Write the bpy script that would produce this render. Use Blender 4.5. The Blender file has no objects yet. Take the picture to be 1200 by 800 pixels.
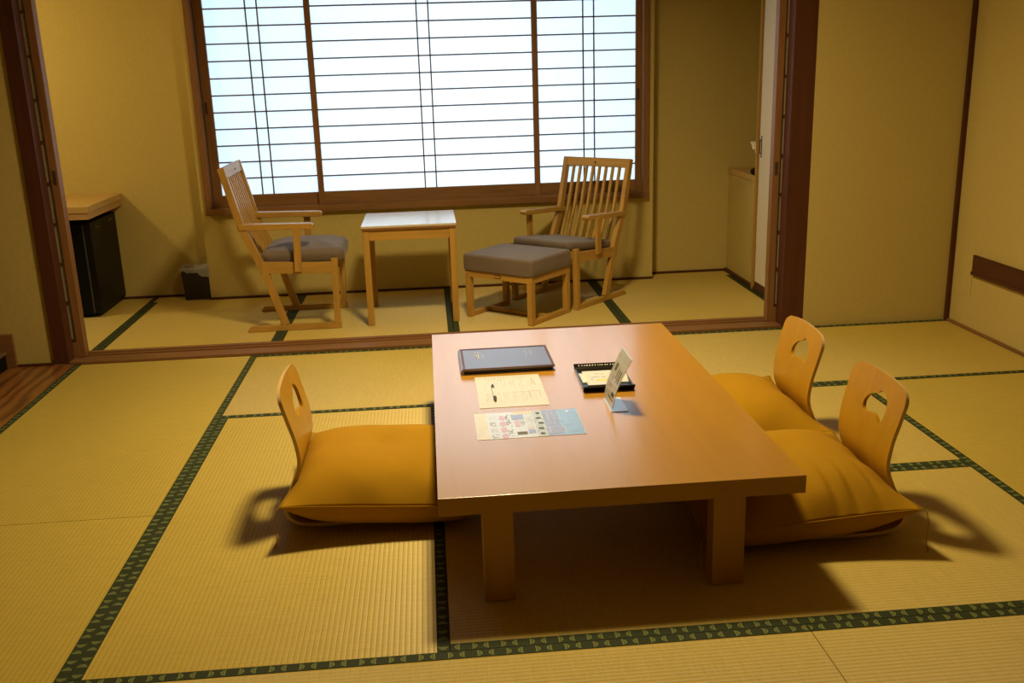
import bpy, bmesh, math, random
from mathutils import Vector, Matrix
random.seed(7)
scn = bpy.context.scene
COL = scn.collection
PI = math.pi

# ------------------------------------------------------------------ node helpers
class NT:
    def __init__(s, name):
        s.m = bpy.data.materials.new(name); s.m.use_nodes = True
        s.t = s.m.node_tree; s.t.nodes.clear()
        s.out = s.n('ShaderNodeOutputMaterial')
    def n(s, kind, **kw):
        x = s.t.nodes.new(kind)
        for k, v in kw.items(): setattr(x, k, v)
        return x
    def l(s, a, b): s.t.links.new(a, b)
    def math(s, op, a, b=None, c=None, clamp=False):
        x = s.n('ShaderNodeMath', operation=op); x.use_clamp = clamp
        for i, v in enumerate((a, b, c)):
            if v is None: continue
            if isinstance(v, (int, float)): x.inputs[i].default_value = v
            else: s.l(v, x.inputs[i])
        return x.outputs[0]
    def coord(s, scale=(1, 1, 1), loc=(0, 0, 0), kind='Object'):
        tc = s.n('ShaderNodeTexCoord'); mp = s.n('ShaderNodeMapping')
        mp.inputs['Scale'].default_value = scale; mp.inputs['Location'].default_value = loc
        s.l(tc.outputs[kind], mp.inputs['Vector']); return mp.outputs[0]
    def noise(s, vec, scale, detail=3, rough=0.5, dist=0.0):
        x = s.n('ShaderNodeTexNoise'); s.l(vec, x.inputs['Vector'])
        x.inputs['Scale'].default_value = scale; x.inputs['Detail'].default_value = detail
        x.inputs['Roughness'].default_value = rough; x.inputs['Distortion'].default_value = dist
        return x.outputs[0]
    def ramp(s, fac, stops):
        x = s.n('ShaderNodeValToRGB'); s.l(fac, x.inputs[0]); e = x.color_ramp.elements
        while len(e) < len(stops): e.new(0.5)
        for el, (p, c) in zip(e, stops):
            el.position = p; el.color = (*c, 1)
        return x.outputs[0]
    def mix(s, fac, a, b, blend='MIX'):
        x = s.n('ShaderNodeMix', data_type='RGBA', blend_type=blend)
        for sock, v in ((x.inputs[0], fac), (x.inputs[6], a), (x.inputs[7], b)):
            if isinstance(v, (int, float)): sock.default_value = v
            elif isinstance(v, tuple): sock.default_value = (*v, 1)
            else: s.l(v, sock)
        return x.outputs[2]
    def bump(s, h, strength=0.3, dist=0.01):
        x = s.n('ShaderNodeBump'); x.inputs['Strength'].default_value = strength
        x.inputs['Distance'].default_value = dist; s.l(h, x.inputs['Height']); return x.outputs[0]
    def bsdf(s, col, rough=0.5, spec=0.5, bump=None, coat=0.0, coat_rough=0.1, sheen=0.0, trans=0.0, ior=1.45, metal=0.0):
        b = s.n('ShaderNodeBsdfPrincipled')
        def put(k, v):
            if isinstance(v, (int, float)): b.inputs[k].default_value = v
            elif isinstance(v, tuple): b.inputs[k].default_value = (*v, 1)
            else: s.l(v, b.inputs[k])
        put('Base Color', col); put('Roughness', rough); put('Specular IOR Level', spec)
        put('Coat Weight', coat); put('Coat Roughness', coat_rough); put('Sheen Weight', sheen)
        put('Transmission Weight', trans); put('IOR', ior); put('Metallic', metal)
        if bump is not None: s.l(bump, b.inputs['Normal'])
        s.l(b.outputs[0], s.out.inputs[0]); return b

def mix3(a, b, t): return tuple(x * (1 - t) + y * t for x, y in zip(a, b))

def wood(name, col, axis='X', rough=0.4, contrast=0.35, coat=0.0, coat_rough=0.15, grain=28, spec=0.5, coat_ior=1.5):
    m = NT(name); st = 0.055
    sc = {'X': (st, 1, 1), 'Y': (1, st, 1), 'Z': (1, 1, st)}[axis]
    v = m.coord(sc)
    n1 = m.noise(v, grain, 4, 0.6, 0.6); n2 = m.noise(v, grain * 7, 3, 0.6)
    f = m.math('ADD', m.math('MULTIPLY', n1, 0.7), m.math('MULTIPLY', n2, 0.3))
    dk = tuple(c * (1 - contrast) for c in col); lt = tuple(min(1, c * (1 + contrast * 0.45)) for c in col)
    c = m.ramp(f, [(0.3, dk), (0.52, col), (0.72, lt)])
    b = m.bsdf(c, rough, spec, m.bump(f, 0.05, 0.002), coat, coat_rough); b.inputs['Coat IOR'].default_value = coat_ior
    return m.m

def plain(name, col, rough=0.5, spec=0.5, nscale=60, nstr=0.08, var=0.12, **kw):
    m = NT(name); v = m.coord()
    n = m.noise(v, nscale, 3)
    c = m.ramp(n, [(0.3, tuple(x * (1 - var) for x in col)), (0.7, tuple(min(1, x * (1 + var)) for x in col))])
    m.bsdf(c, rough, spec, m.bump(n, nstr, 0.002), **kw)
    return m.m

def wallpaper(name, col):
    m = NT(name); v = m.coord((1, 1, 1))
    n1 = m.noise(v, 170, 4, 0.65, 0.3); n2 = m.noise(m.coord((1.0, 1.0, 0.6)), 60, 3, 0.6)
    f = m.math('ADD', m.math('MULTIPLY', n1, 0.6), m.math('MULTIPLY', n2, 0.4))
    c = m.ramp(f, [(0.32, tuple(x * 0.91 for x in col)), (0.68, tuple(min(1, x * 1.07) for x in col))])
    m.bsdf(c, 0.85, 0.2, m.bump(f, 0.25, 0.003))
    return m.m

def tatami(name, col):
    m = NT(name)
    tc = m.n('ShaderNodeTexCoord'); sp = m.n('ShaderNodeSeparateXYZ'); m.l(tc.outputs['Object'], sp.inputs[0])
    x, y = sp.outputs[0], sp.outputs[1]
    period = 0.0140
    w = m.math('ABSOLUTE', m.math('SINE', m.math('MULTIPLY', y, PI / period)))   # 0 in the grooves
    groove = m.math('POWER', w, 0.45)
    fib = m.noise(m.coord((520, 26, 1)), 1.0, 3, 0.6)                           # rush stalks run across the mat
    st = m.noise(m.coord((120, 9, 1), (3.1, 1.7, 0)), 1.0, 3, 0.6)
    big = m.noise(m.coord((1.3, 1.3, 1)), 1.0, 2)
    f = m.math('ADD', m.math('MULTIPLY', fib, 0.45), m.math('ADD', m.math('MULTIPLY', st, 0.35), m.math('MULTIPLY', big, 0.2)))
    c = m.ramp(f, [(0.33, tuple(v * 0.8 for v in col)), (0.5, col), (0.68, tuple(min(1, v * 1.13) for v in col))])
    c = m.mix(m.math('MULTIPLY', m.math('SUBTRACT', 1.0, groove), 0.45), c, tuple(v * 0.45 for v in col))
    h = m.math('ADD', m.math('MULTIPLY', groove, 1.0), m.math('MULTIPLY', fib, 0.25))
    b = m.bsdf(c, 0.55, 1.0, m.bump(h, 0.35, 0.002))
    vt = m.n('ShaderNodeVectorTransform', vector_type='VECTOR', convert_from='OBJECT', convert_to='WORLD')
    vt.inputs[0].default_value = (1, 0, 0); m.l(vt.outputs[0], b.inputs['Tangent']); b.inputs['Anisotropic'].default_value = 0.85
    return m.m

def border_mat(name, plainish=False):
    m = NT(name)
    tc = m.n('ShaderNodeTexCoord'); sp = m.n('ShaderNodeSeparateXYZ'); m.l(tc.outputs['Object'], sp.inputs[0])
    x, y = sp.outputs[0], sp.outputs[1]
    t = m.math('FRACT', m.math('DIVIDE', m.math('ADD', x, 20.0), 0.07))
    v = m.math('DIVIDE', y, 0.031)
    A = m.math('SUBTRACT', 1.0, m.math('MULTIPLY', m.math('MULTIPLY', v, v), 5.2))
    def crescent(pos, amp):
        d = m.math('ABSOLUTE', m.math('SUBTRACT', t, m.math('ADD', m.math('MULTIPLY', A, amp), pos)))
        w = m.math('MULTIPLY', m.math('MAXIMUM', A, 0.0), 0.085)
        body = m.math('LESS_THAN', d, w)
        rim = m.math('GREATER_THAN', d, m.math('MULTIPLY', w, 0.45))
        return m.math('MULTIPLY', body, m.math('MULTIPLY_ADD', rim, 0.55, 0.45))
    mask = m.math('MAXIMUM', crescent(0.29, -0.10), crescent(0.71, 0.10))
    mask = m.math('MULTIPLY', mask, m.math('LESS_THAN', m.math('ABSOLUTE', v), 0.42))
    weave = m.noise(m.coord((900, 900, 1)), 1.0, 1)
    mask = m.math('MULTIPLY', mask, m.math('MULTIPLY_ADD', weave, 1.1, 0.1), clamp=True)
    if plainish: mask = m.math('MULTIPLY', mask, 0.2)
    dark = m.ramp(weave, [(0.35, (0.014, 0.020, 0.006)), (0.7, (0.055, 0.068, 0.022))])
    c = m.mix(mask, dark, (0.30, 0.33, 0.09))
    m.bsdf(c, 0.75, 0.25, m.bump(weave, 0.2, 0.001))
    return m.m

M = {}
M['tatami'] = tatami('rush_mat', (0.58, 0.42, 0.078))
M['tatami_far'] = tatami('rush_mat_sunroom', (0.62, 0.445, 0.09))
M['border'] = border_mat('patterned_green_border')
M['border_plain'] = border_mat('plain_dark_border', True)
M['wall'] = wallpaper('wallpaper_beige', (0.54, 0.42, 0.135))
M['ceiling'] = plain('ceiling_board', (0.62, 0.52, 0.36), 0.8, 0.2)
for ax in 'XYZ':
    M['dark' + ax] = wood('dark_post_wood_' + ax, (0.085, 0.028, 0.012), ax, 0.5, 0.3, spec=0.3)
    M['frame' + ax] = wood('red_cedar_frame_' + ax, (0.235, 0.108, 0.036), ax, 0.45, 0.35)
    M['chair' + ax] = wood('honey_oak_' + ax, (0.46, 0.255, 0.05), ax, 0.36, 0.3)
    M['table' + ax] = wood('table_beech_' + ax, (0.46, 0.24, 0.035), ax, 0.45, 0.12, coat=0.0, coat_rough=0.25, grain=20)
M['lacquer_top'] = wood('table_top_lacquered', (0.56, 0.262, 0.003), 'Y', 0.45, 0.10, coat=1.0, coat_rough=0.22, grain=20, coat_ior=4.0)
M['kumiko'] = plain('lattice_wood', (0.17, 0.10, 0.065), 0.6)
M['counter'] = wood('pale_counter_wood', (0.55, 0.36, 0.12), 'X', 0.45, 0.18)
M['counter_edge'] = wood('pale_counter_edge', (0.50, 0.30, 0.12), 'Y', 0.5, 0.2)
M['ply'] = wood('honey_plywood', (0.50, 0.25, 0.008), 'Z', 0.38, 0.14, coat=0.3, coat_rough=0.2)
M['ply_edge'] = wood('pale_lit_plywood_edge', (0.70, 0.48, 0.22), 'Y', 0.35, 0.2, coat=0.6, coat_rough=0.25)  # pale ply edge, lightened further to imitate window light on the rim
M['laminate'] = wood('satin_laminate', (0.78, 0.66, 0.52), 'X', 0.2, 0.06, coat=1.0, coat_rough=0.24, coat_ior=4.0)
M['floorwood'] = None

def floorboard():
    m = NT('reddish_floor_boards')
    v = m.coord((1.0, 0.3, 1))
    w = m.n('ShaderNodeTexWave', wave_type='RINGS', rings_direction='Z'); m.l(v, w.inputs['Vector'])
    w.inputs['Scale'].default_value = 5; w.inputs['Distortion'].default_value = 7; w.inputs['Detail'].default_value = 2
    w.inputs['Detail Scale'].default_value = 1.3
    n = m.noise(m.coord((1, 0.06, 1)), 60, 4)
    f = m.math('ADD', m.math('MULTIPLY', w.outputs['Fac'], 0.65), m.math('MULTIPLY', n, 0.35))
    c = m.ramp(f, [(0.15, (0.13, 0.045, 0.012)), (0.45, (0.24, 0.09, 0.022)), (0.85, (0.30, 0.12, 0.03))])
    m.bsdf(c, 0.3, 0.5, m.bump(f, 0.05, 0.002), 0.3, 0.15)
    return m.m
M['floorwood'] = floorboard()

def cloth(name, col, scale=900, rough=0.9, sheen=0.2):
    m = NT(name)
    a = m.noise(m.coord((1, 1, 1)), scale, 2, 0.6); b = m.noise(m.coord(), 9, 3)
    f = m.math('ADD', m.math('MULTIPLY', a, 0.6), m.math('MULTIPLY', b, 0.4))
    c = m.ramp(f, [(0.3, tuple(x * 0.85 for x in col)), (0.7, tuple(min(1, x * 1.12) for x in col))])
    m.bsdf(c, rough, 0.25, m.bump(a, 0.15, 0.001), sheen=sheen)
    return m.m
M['upholstery'] = cloth('grey_brown_upholstery', (0.165, 0.120, 0.085), rough=0.62, sheen=0.15)
M['mustard'] = cloth('mustard_cotton', (0.40, 0.205, 0.002), 700, 0.9, 0.0)
M['thread'] = cloth('ochre_thread', (0.42, 0.24, 0.06), 700)
M['black'] = plain('black_plastic', (0.006, 0.006, 0.006), 0.5, 0.15)
M['black_door'] = plain('black_door_panel', (0.009, 0.008, 0.006), 0.45, 0.18, nscale=400)
M['grey_strip'] = plain('dark_grey_trim', (0.07, 0.07, 0.065), 0.4)
M['lacquer'] = plain('black_lacquer', (0.008, 0.007, 0.006), 0.18, 0.5, nstr=0.01)
M['leather'] = plain('dark_brown_leather', (0.075, 0.036, 0.034), 0.32, 0.8, nscale=500, nstr=0.06, coat=1.0, coat_rough=0.3)
M['leather'].node_tree.nodes['Principled BSDF'].inputs['Coat IOR'].default_value = 2.1
M['leather_edge'] = plain('leather_seam', (0.11, 0.055, 0.035), 0.45, 0.4, nscale=500)
M['silver'] = plain('silver_foil', (0.66, 0.68, 0.74), 0.45, 0.5)
M['pages'] = plain('dark_pages', (0.03, 0.018, 0.012), 0.7)
M['cream'] = plain('cream_paper', (0.62, 0.60, 0.56), 0.6, 0.4, var=0.03, nstr=0.02, coat=0.6, coat_rough=0.35)
M['cream'].node_tree.nodes['Principled BSDF'].inputs['Coat IOR'].default_value = 2.0
M['white'] = plain('white_paper', (0.80, 0.81, 0.86), 0.35, 0.5, var=0.02, nstr=0.02, coat=0.6, coat_rough=0.25)
M['flyer_paper'] = plain('glossy_flyer_paper', (0.66, 0.67, 0.72), 0.35, 0.5, var=0.02, nstr=0.01, coat=1.0, coat_rough=0.22)
M['gloss_white'] = plain('white_card_and_sheen', (0.72, 0.73, 0.76), 0.3, 0.5, var=0.02, nstr=0.0, coat=1.0, coat_rough=0.15)
M['gloss_white'].node_tree.nodes['Principled BSDF'].inputs['Coat IOR'].default_value = 3.0
M['ink'] = plain('grey_ink', (0.14, 0.13, 0.11), 0.7)
M['inkdark'] = plain('black_ink', (0.05, 0.05, 0.05), 0.6)
M['yellow'] = plain('pale_yellow_print', (0.74, 0.62, 0.28), 0.3, var=0.04, coat=1.0, coat_rough=0.25)
M['gold'] = plain('yellow_print', (0.80, 0.58, 0.03), 0.5)
M['pink'] = plain('pink_print', (0.62, 0.30, 0.34), 0.3, coat=1.0, coat_rough=0.25)
M['blue'] = plain('blue_print', (0.22, 0.36, 0.62), 0.3, nscale=30, var=0.18, coat=1.0, coat_rough=0.25)
M['navy'] = plain('navy_print', (0.26, 0.29, 0.50), 0.3, nscale=90, var=0.3, coat=1.0, coat_rough=0.25)
M['lilac'] = plain('grey_lilac_print', (0.26, 0.28, 0.48), 0.3, nscale=50, var=0.2, coat=1.0, coat_rough=0.25)
M['olive'] = plain('grey_green_print', (0.48, 0.50, 0.42), 0.3, nscale=120, var=0.45, coat=1.0, coat_rough=0.25)
M['tan'] = plain('tan_print', (0.62, 0.52, 0.42), 0.3, coat=1.0, coat_rough=0.25)
for k_ in ('pink', 'navy', 'blue', 'lilac', 'yellow', 'olive', 'tan', 'flyer_paper'):
    M[k_].node_tree.nodes['Principled BSDF'].inputs['Coat IOR'].default_value = 3.0
M['bin'] = plain('dark_brown_bin', (0.020, 0.014, 0.012), 0.5)
M['closet'] = wallpaper('closet_paper', (0.74, 0.66, 0.52))
M['ivory'] = plain('ivory_plastic', (0.78, 0.72, 0.58), 0.4)
M['iron'] = plain('dark_iron', (0.05, 0.035, 0.025), 0.45)
M['shoji_dim'] = plain('shoji_paper_shaded', (0.30, 0.24, 0.17), 0.8, 0.2)  # paper coloured darker to imitate the low light on it
M['metal'] = plain('brushed_metal', (0.4, 0.4, 0.4), 0.3, 0.5, metal=0.8)

def clear(name, tint=(1, 1, 1), alpha=0.25, rough=0.06):
    m = NT(name)
    tr = m.n('ShaderNodeBsdfTransparent'); tr.inputs[0].default_value = (*tint, 1)
    g = m.n('ShaderNodeBsdfPrincipled'); g.inputs['Base Color'].default_value = (0.85, 0.84, 0.8, 1); g.inputs['Roughness'].default_value = rough
    if alpha < 0.2: g = m.n('ShaderNodeBsdfGlossy'); g.inputs['Roughness'].default_value = rough
    lw = m.n('ShaderNodeLayerWeight'); lw.inputs[0].default_value = 0.2
    f = m.math('MULTIPLY_ADD', lw.outputs['Fresnel'], 0.12 if alpha < 0.2 else 0.5, alpha, clamp=True)
    mx = m.n('ShaderNodeMixShader'); m.l(f, mx.inputs[0]); m.l(tr.outputs[0], mx.inputs[1]); m.l(g.outputs[0], mx.inputs[2])
    m.l(mx.outputs[0], m.out.inputs[0]); return m.m
M['acrylic'] = clear('clear_acrylic', (0.98, 0.99, 0.99), 0.03)
M['film'] = clear('clear_plastic_film', (0.9, 0.88, 0.8), 0.30, 0.3)

def paper_window():
    # washi paper: translucent, with a bluish emission added in place of daylight
    m = NT('washi_paper')
    n = m.noise(m.coord((1, 1, 1)), 35, 4)
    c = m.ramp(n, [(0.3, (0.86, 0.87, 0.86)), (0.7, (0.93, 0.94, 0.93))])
    tl = m.n('ShaderNodeBsdfTranslucent'); m.l(c, tl.inputs[0])
    df = m.n('ShaderNodeBsdfDiffuse'); m.l(c, df.inputs[0])
    mx = m.n('ShaderNodeMixShader'); mx.inputs[0].default_value = 0.45
    m.l(tl.outputs[0], mx.inputs[1]); m.l(df.outputs[0], mx.inputs[2])
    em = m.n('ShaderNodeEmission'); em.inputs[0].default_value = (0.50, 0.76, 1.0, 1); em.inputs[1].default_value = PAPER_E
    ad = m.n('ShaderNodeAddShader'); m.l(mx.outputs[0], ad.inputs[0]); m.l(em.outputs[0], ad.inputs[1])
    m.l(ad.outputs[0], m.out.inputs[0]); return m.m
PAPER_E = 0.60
M['paper'] = paper_window()

def emit(name, col, s):
    m = NT(name); e = m.n('ShaderNodeEmission'); e.inputs[0].default_value = (*col, 1); e.inputs[1].default_value = s
    m.l(e.outputs[0], m.out.inputs[0]); return m.m
M['lampglow'] = emit('lamp_diffuser_glow', (1.0, 0.80, 0.45), 3.0)

# ------------------------------------------------------------------ mesh helpers
class MB:
    """collects solids, links them as ONE mesh object"""
    def __init__(s): s.bm = bmesh.new()
    def _finish(s, geom_verts, bev, mat, seg=2):
        if bev > 0:
            es = set()
            for v in geom_verts:
                for e in v.link_edges: es.add(e)
            r = bmesh.ops.bevel(s.bm, geom=list(es), offset=bev, segments=seg, affect='EDGES', profile=0.6)
            fs = set(r['faces'])
            for v in r['verts']:
                for f in v.link_faces: fs.add(f)
        else:
            fs = set()
            for v in geom_verts:
                for f in v.link_faces: fs.add(f)
        for f in fs: f.material_index = mat
        return fs
    def box(s, x0, x1, y0, y1, z0, z1, bev=0.002, mat=0, seg=2):
        vs = [s.bm.verts.new(c) for c in ((x0, y0, z0), (x1, y0, z0), (x1, y1, z0), (x0, y1, z0), (x0, y0, z1), (x1, y0, z1), (x1, y1, z1), (x0, y1, z1))]
        for q in ((0, 3, 2, 1), (4, 5, 6, 7), (0, 1, 5, 4), (1, 2, 6, 5), (2, 3, 7, 6), (3, 0, 4, 7)): s.bm.faces.new([vs[i] for i in q])
        s._finish(vs, min(bev, 0.45 * min(abs(x1 - x0), abs(y1 - y0), abs(z1 - z0))), mat, seg); return s
    def loft(s, rings, bev=0.0, mat=0, closed_ends=True, seg=2):
        rv = [[s.bm.verts.new(p) for p in r] for r in rings]
        n = len(rv[0])
        for a, b in zip(rv, rv[1:]):
            for i in range(n):
                s.bm.faces.new((a[i], a[(i + 1) % n], b[(i + 1) % n], b[i])).material_index = mat
        if closed_ends:
            s.bm.faces.new(list(reversed(rv[0]))).material_index = mat; s.bm.faces.new(rv[-1]).material_index = mat
        return s
    def prism_y(s, prof, y0, y1, bev=0.002, mat=0):
        """profile of (x,z) extruded along y"""
        a = [s.bm.verts.new((x, y0, z)) for x, z in prof]; b = [s.bm.verts.new((x, y1, z)) for x, z in prof]
        n = len(prof)
        s.bm.faces.new(a); s.bm.faces.new(list(reversed(b)))
        for i in range(n): s.bm.faces.new((a[(i + 1) % n], a[i], b[i], b[(i + 1) % n]))
        s._finish(a + b, bev, mat); return s
    def prism_z(s, prof, z0, z1, bev=0.0, mat=0):
        a = [s.bm.verts.new((x, y, z0)) for x, y in prof]; b = [s.bm.verts.new((x, y, z1)) for x, y in prof]
        n = len(prof)
        s.bm.faces.new(list(reversed(a))); s.bm.faces.new(b)
        for i in range(n): s.bm.faces.new((a[i], a[(i + 1) % n], b[(i + 1) % n], b[i]))
        s._finish(a + b, bev, mat); return s
    def tube(s, pts, r, n=10, mat=0):
        pts = [Vector(p) for p in pts]; rings = []
        for i, p in enumerate(pts):
            d = (pts[min(i + 1, len(pts) - 1)] - pts[max(i - 1, 0)]).normalized()
            u = d.orthogonal().normalized() if i == 0 else (u - d * u.dot(d)).normalized()
            w = d.cross(u); rr = r[i] if isinstance(r, (list, tuple)) else r
            rings.append([p + (u * math.cos(2 * PI * k / n) + w * math.sin(2 * PI * k / n)) * rr for k in range(n)])
        return s.loft(rings, mat=mat)
    def quad(s, x0, x1, y0, y1, z, mat=0):
        vs = [s.bm.verts.new(c) for c in ((x0, y0, z), (x1, y0, z), (x1, y1, z), (x0, y1, z))]
        s.bm.faces.new(vs).material_index = mat; return s
    def lathe(s, prof, n=32, mat=0, cx=0, cy=0):
        rings = [[(cx + r * math.cos(2 * PI * k / n), cy + r * math.sin(2 * PI * k / n), z) for k in range(n)] for r, z in prof]
        return s.loft(rings, mat=mat)
    def build(s, name, mats, parent=None, smooth=True, angle=35, loc=None):
        bmesh.ops.recalc_face_normals(s.bm, faces=s.bm.faces)
        me = bpy.data.meshes.new(name); s.bm.to_mesh(me); s.bm.free()
        for m in (mats if isinstance(mats, (list, tuple)) else [mats]): me.materials.append(m)
        if smooth:
            me.polygons.foreach_set('use_smooth', [True] * len(me.polygons))
            me.set_sharp_from_angle(angle=math.radians(angle))
        o = bpy.data.objects.new(name, me); COL.objects.link(o)
        if smooth:
            wn = o.modifiers.new('weighted_normals', 'WEIGHTED_NORMAL'); wn.keep_sharp = True; wn.weight = 100
        if parent: o.parent = parent
        if loc: o.location = loc
        return o

def tag(o, label, cat, group=None):
    o['label'] = label; o['category'] = cat
    if group: o['group'] = group
    return o
def thing(name, label, cat, loc=(0, 0, 0), rz=0.0, group=None):
    o = bpy.data.objects.new(name, None); COL.objects.link(o)
    o.empty_display_size = 0.1; o.location = loc; o.rotation_euler = (0, 0, rz)
    return tag(o, label, cat, group)
def struct(o): o['kind'] = 'structure'; return o
def dup(root, label, loc, rz, scale=(1, 1, 1)):
    r = root.copy(); COL.objects.link(r); r.location = loc; r.rotation_euler = (0, 0, rz); r.scale = scale; r['label'] = label
    for ch in list(root.children):
        c = ch.copy(); COL.objects.link(c); c.parent = r
        for g in ch.children:
            d = g.copy(); COL.objects.link(d); d.parent = c
    return r

# ------------------------------------------------------------------ camera (solved from the mats, posts and window)
F_, CX, CY, CZ, YAW, PIT, ROL = 1134.26915, 0.89809, -4.75414, 1.33814, 0.08066, 0.27332, -0.03076
cyw, syw, cp, sp_ = math.cos(YAW), math.sin(YAW), math.cos(PIT), math.sin(PIT)
fw = Vector((syw * cp, cyw * cp, -sp_)); rt = Vector((cyw, -syw, 0)); up = rt.cross(fw)
c_, s_ = math.cos(ROL), math.sin(ROL)
rt, up = c_ * rt + s_ * up, -s_ * rt + c_ * up
cam = bpy.data.cameras.new('camera'); co = bpy.data.objects.new('camera', cam); COL.objects.link(co)
cam.sensor_width = 36; cam.sensor_fit = 'HORIZONTAL'; cam.lens = F_ * 36 / 1200; cam.clip_start = 0.05; cam.clip_end = 60
co.matrix_world = Matrix(((rt.x, up.x, -fw.x, CX), (rt.y, up.y, -fw.y, CY), (rt.z, up.z, -fw.z, CZ), (0, 0, 0, 1)))
scn.camera = co

# ------------------------------------------------------------------ room shell
HC = 2.62; HF = 2.45; ZK = 2.12; WT = 1.865          # ceiling, sunroom ceiling, top of the openings
struct(MB().box(-3.2, 3.9, -5.9, 2.0, -0.16, -0.04, 0).build('floor', M['floorwood']))
struct(MB().box(-3.1, -0.888, -5.7, 0.02, -0.04, 0.0, 0.002).build('floor_left', M['floorwood']))
struct(MB().box(-3.2, 3.9, -5.9, 0.2, HC, HC + 0.08, 0).build('ceiling', M['ceiling']))
struct(MB().box(-2.2, 3.6, 0.07, 1.6, HF, HF + 0.05, 0).build('ceiling_sunroom', M['ceiling']))
w = MB(); w.box(-3.2, -0.985, 0.02, 0.07, -0.06, HC, 0); struct(w.build('wall_left', M['wall']))
w = MB(); w.box(2.81, 3.66, 0.0, 0.07, -0.06, HC, 0); struct(w.build('wall_back_right', M['wall']))
w = MB(); w.box(-0.985, 2.81, 0.0, 0.2, ZK + 0.05, HC, 0); struct(w.build('wall_lintel', M['wall']))
struct(MB().box(3.6, 3.68, -5.9, 0.0, -0.06, HC, 0).build('wall_right', M['wall']))
struct(MB().box(-3.2, -3.1, -5.9, 0.02, -0.06, HC, 0).build('wall_far_left', M['wall']))
struct(MB().box(-3.2, 3.68, -5.9, -5.8, -0.06, HC, 0).build('wall_rear', M['wall']))
# sunroom shell: recessed window wall, furred-out bay around the window, side walls
struct(MB().box(-2.1, 3.6, 1.50, 1.58, 0, HF, 0).build('wall_window', M['wall']))
WX0, WX1, WZ0 = -0.471, 2.288, 0.53
b = MB(); b.box(-0.505, 2.325, 1.36, 1.50, -0.06, WZ0, 0); b.box(-0.505, WX0, 1.36, 1.50, WZ0, HF, 0); b.box(WX1, 2.325, 1.36, 1.50, WZ0, HF, 0)
b.box(WX0, WX1, 1.36, 1.50, WT + 0.055, HF, 0); struct(b.build('wall_bay', M['wall']))
struct(MB().box(-2.1, -2.0, 0.07, 1.58, -0.06, HF, 0).build('wall_sunroom_left', M['wall']))
b = MB(); b.box(2.862, 2.93, 0.93, 1.50, -0.06, 0.645, 0); struct(b.build('wall_nook', M['wall']))
b = MB(); b.box(3.36, 3.42, 0.87, 1.50, -0.06, HF, 0); b.box(2.93, 3.36, 0.87, 0.93, -0.06, HF, 0); struct(b.build('wall_nook_back', M['wall']))
b = MB(); b.box(2.90, 2.96, 0.07, 0.93, -0.06, HF, 0); struct(b.build('wall_sunroom_right', M['wall']))

# the window wall must be open behind the shoji
wo = bpy.data.objects['wall_window']; bpy.data.objects.remove(wo)
b = MB(); b.box(-2.1, WX0, 1.50, 1.58, -0.06, HF, 0); b.box(WX1, 3.6, 1.50, 1.58, -0.06, HF, 0); b.box(WX0, WX1, 1.50, 1.58, -0.06, WZ0, 0); b.box(WX0, WX1, 1.50, 1.58, WT + 0.055, HF, 0)
struct(b.build('wall_window', M['wall']))

# baseboard strips
def strip(name, x0, x1, y0, y1, z1=0.014, m='darkX'): struct(MB().box(x0, x1, y0, y1, 0, z1, 0.001).build(name, M[m]))
strip('baseboard_bay', -0.505, 2.325, 1.346, 1.36, 0.012)
strip('baseboard_recess_left', -2.0, -0.505, 1.486, 1.50, 0.012)
strip('baseboard_recess_right', 2.325, 2.862, 1.486, 1.50, 0.012)
strip('baseboard_right', 3.583, 3.60, -5.7, 0.0, 0.010, 'frameY')
strip('baseboard_left', -1.165, -0.985, 0.006, 0.02, 0.012)
strip('baseboard_plinth', -3.1, -1.165, 0.0, 0.02, 0.168, 'frameX')
strip('baseboard_closet', 2.846, 2.862, 0.22, 1.49, 0.02, 'darkY')

# dark corner post, rail on the right wall
struct(MB().box(3.578, 3.60, -0.020, 0.0, 0, HC, 0.002).build('trim_corner', M['darkZ']))
t = MB(); t.box(3.582, 3.60, -3.2, -0.215, 0.298, 0.378, 0.003); t.box(3.578, 3.60, -3.2, -0.212, 0.283, 0.300, 0.002); t.box(3.586, 3.60, -3.2, -0.208, 0.374, 0.382, 0.002)
struct(t.build('trim_rail', M['darkY']))
o = MB(); o.box(3.597, 3.60, -0.196, -0.11, 0.17, 0.372, 0.001)
tag(o.build('wall_cover_plate', M['wall']), 'flush beige cover plate in the wall beside the dark rail', 'cover plate')

# opening posts and head, sill with two grooves
def post(name, x0, x1):
    p = MB(); p.box(x0, x1, 0.0 if x0 > 0 else 0.005, 0.085, 0, ZK + 0.05, 0.004)
    p.box(x0, x1, 0.175, 0.21, 0, ZK + 0.05, 0.002)
    return struct(p.build(name, M['darkZ']))
post('trim_post_left', -0.985, -0.915)
post('trim_post_right', 2.695, 2.812)
h = MB(); h.box(-0.985, 2.812, 0.0, 0.21, ZK, ZK + 0.06, 0.003); struct(h.build('trim_head', M['frameX']))
s = MB(); s.box(-0.985, 2.812, 0.0, 0.21, -0.02, 0.004, 0.002)
for y0, y1 in ((0.0, 0.088), (0.128, 0.136), (0.176, 0.21)): s.box(-0.915, 2.695, y0, y1, 0.0, 0.012, 0.001)
struct(s.build('trim_sill', M['frameX']))

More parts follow.
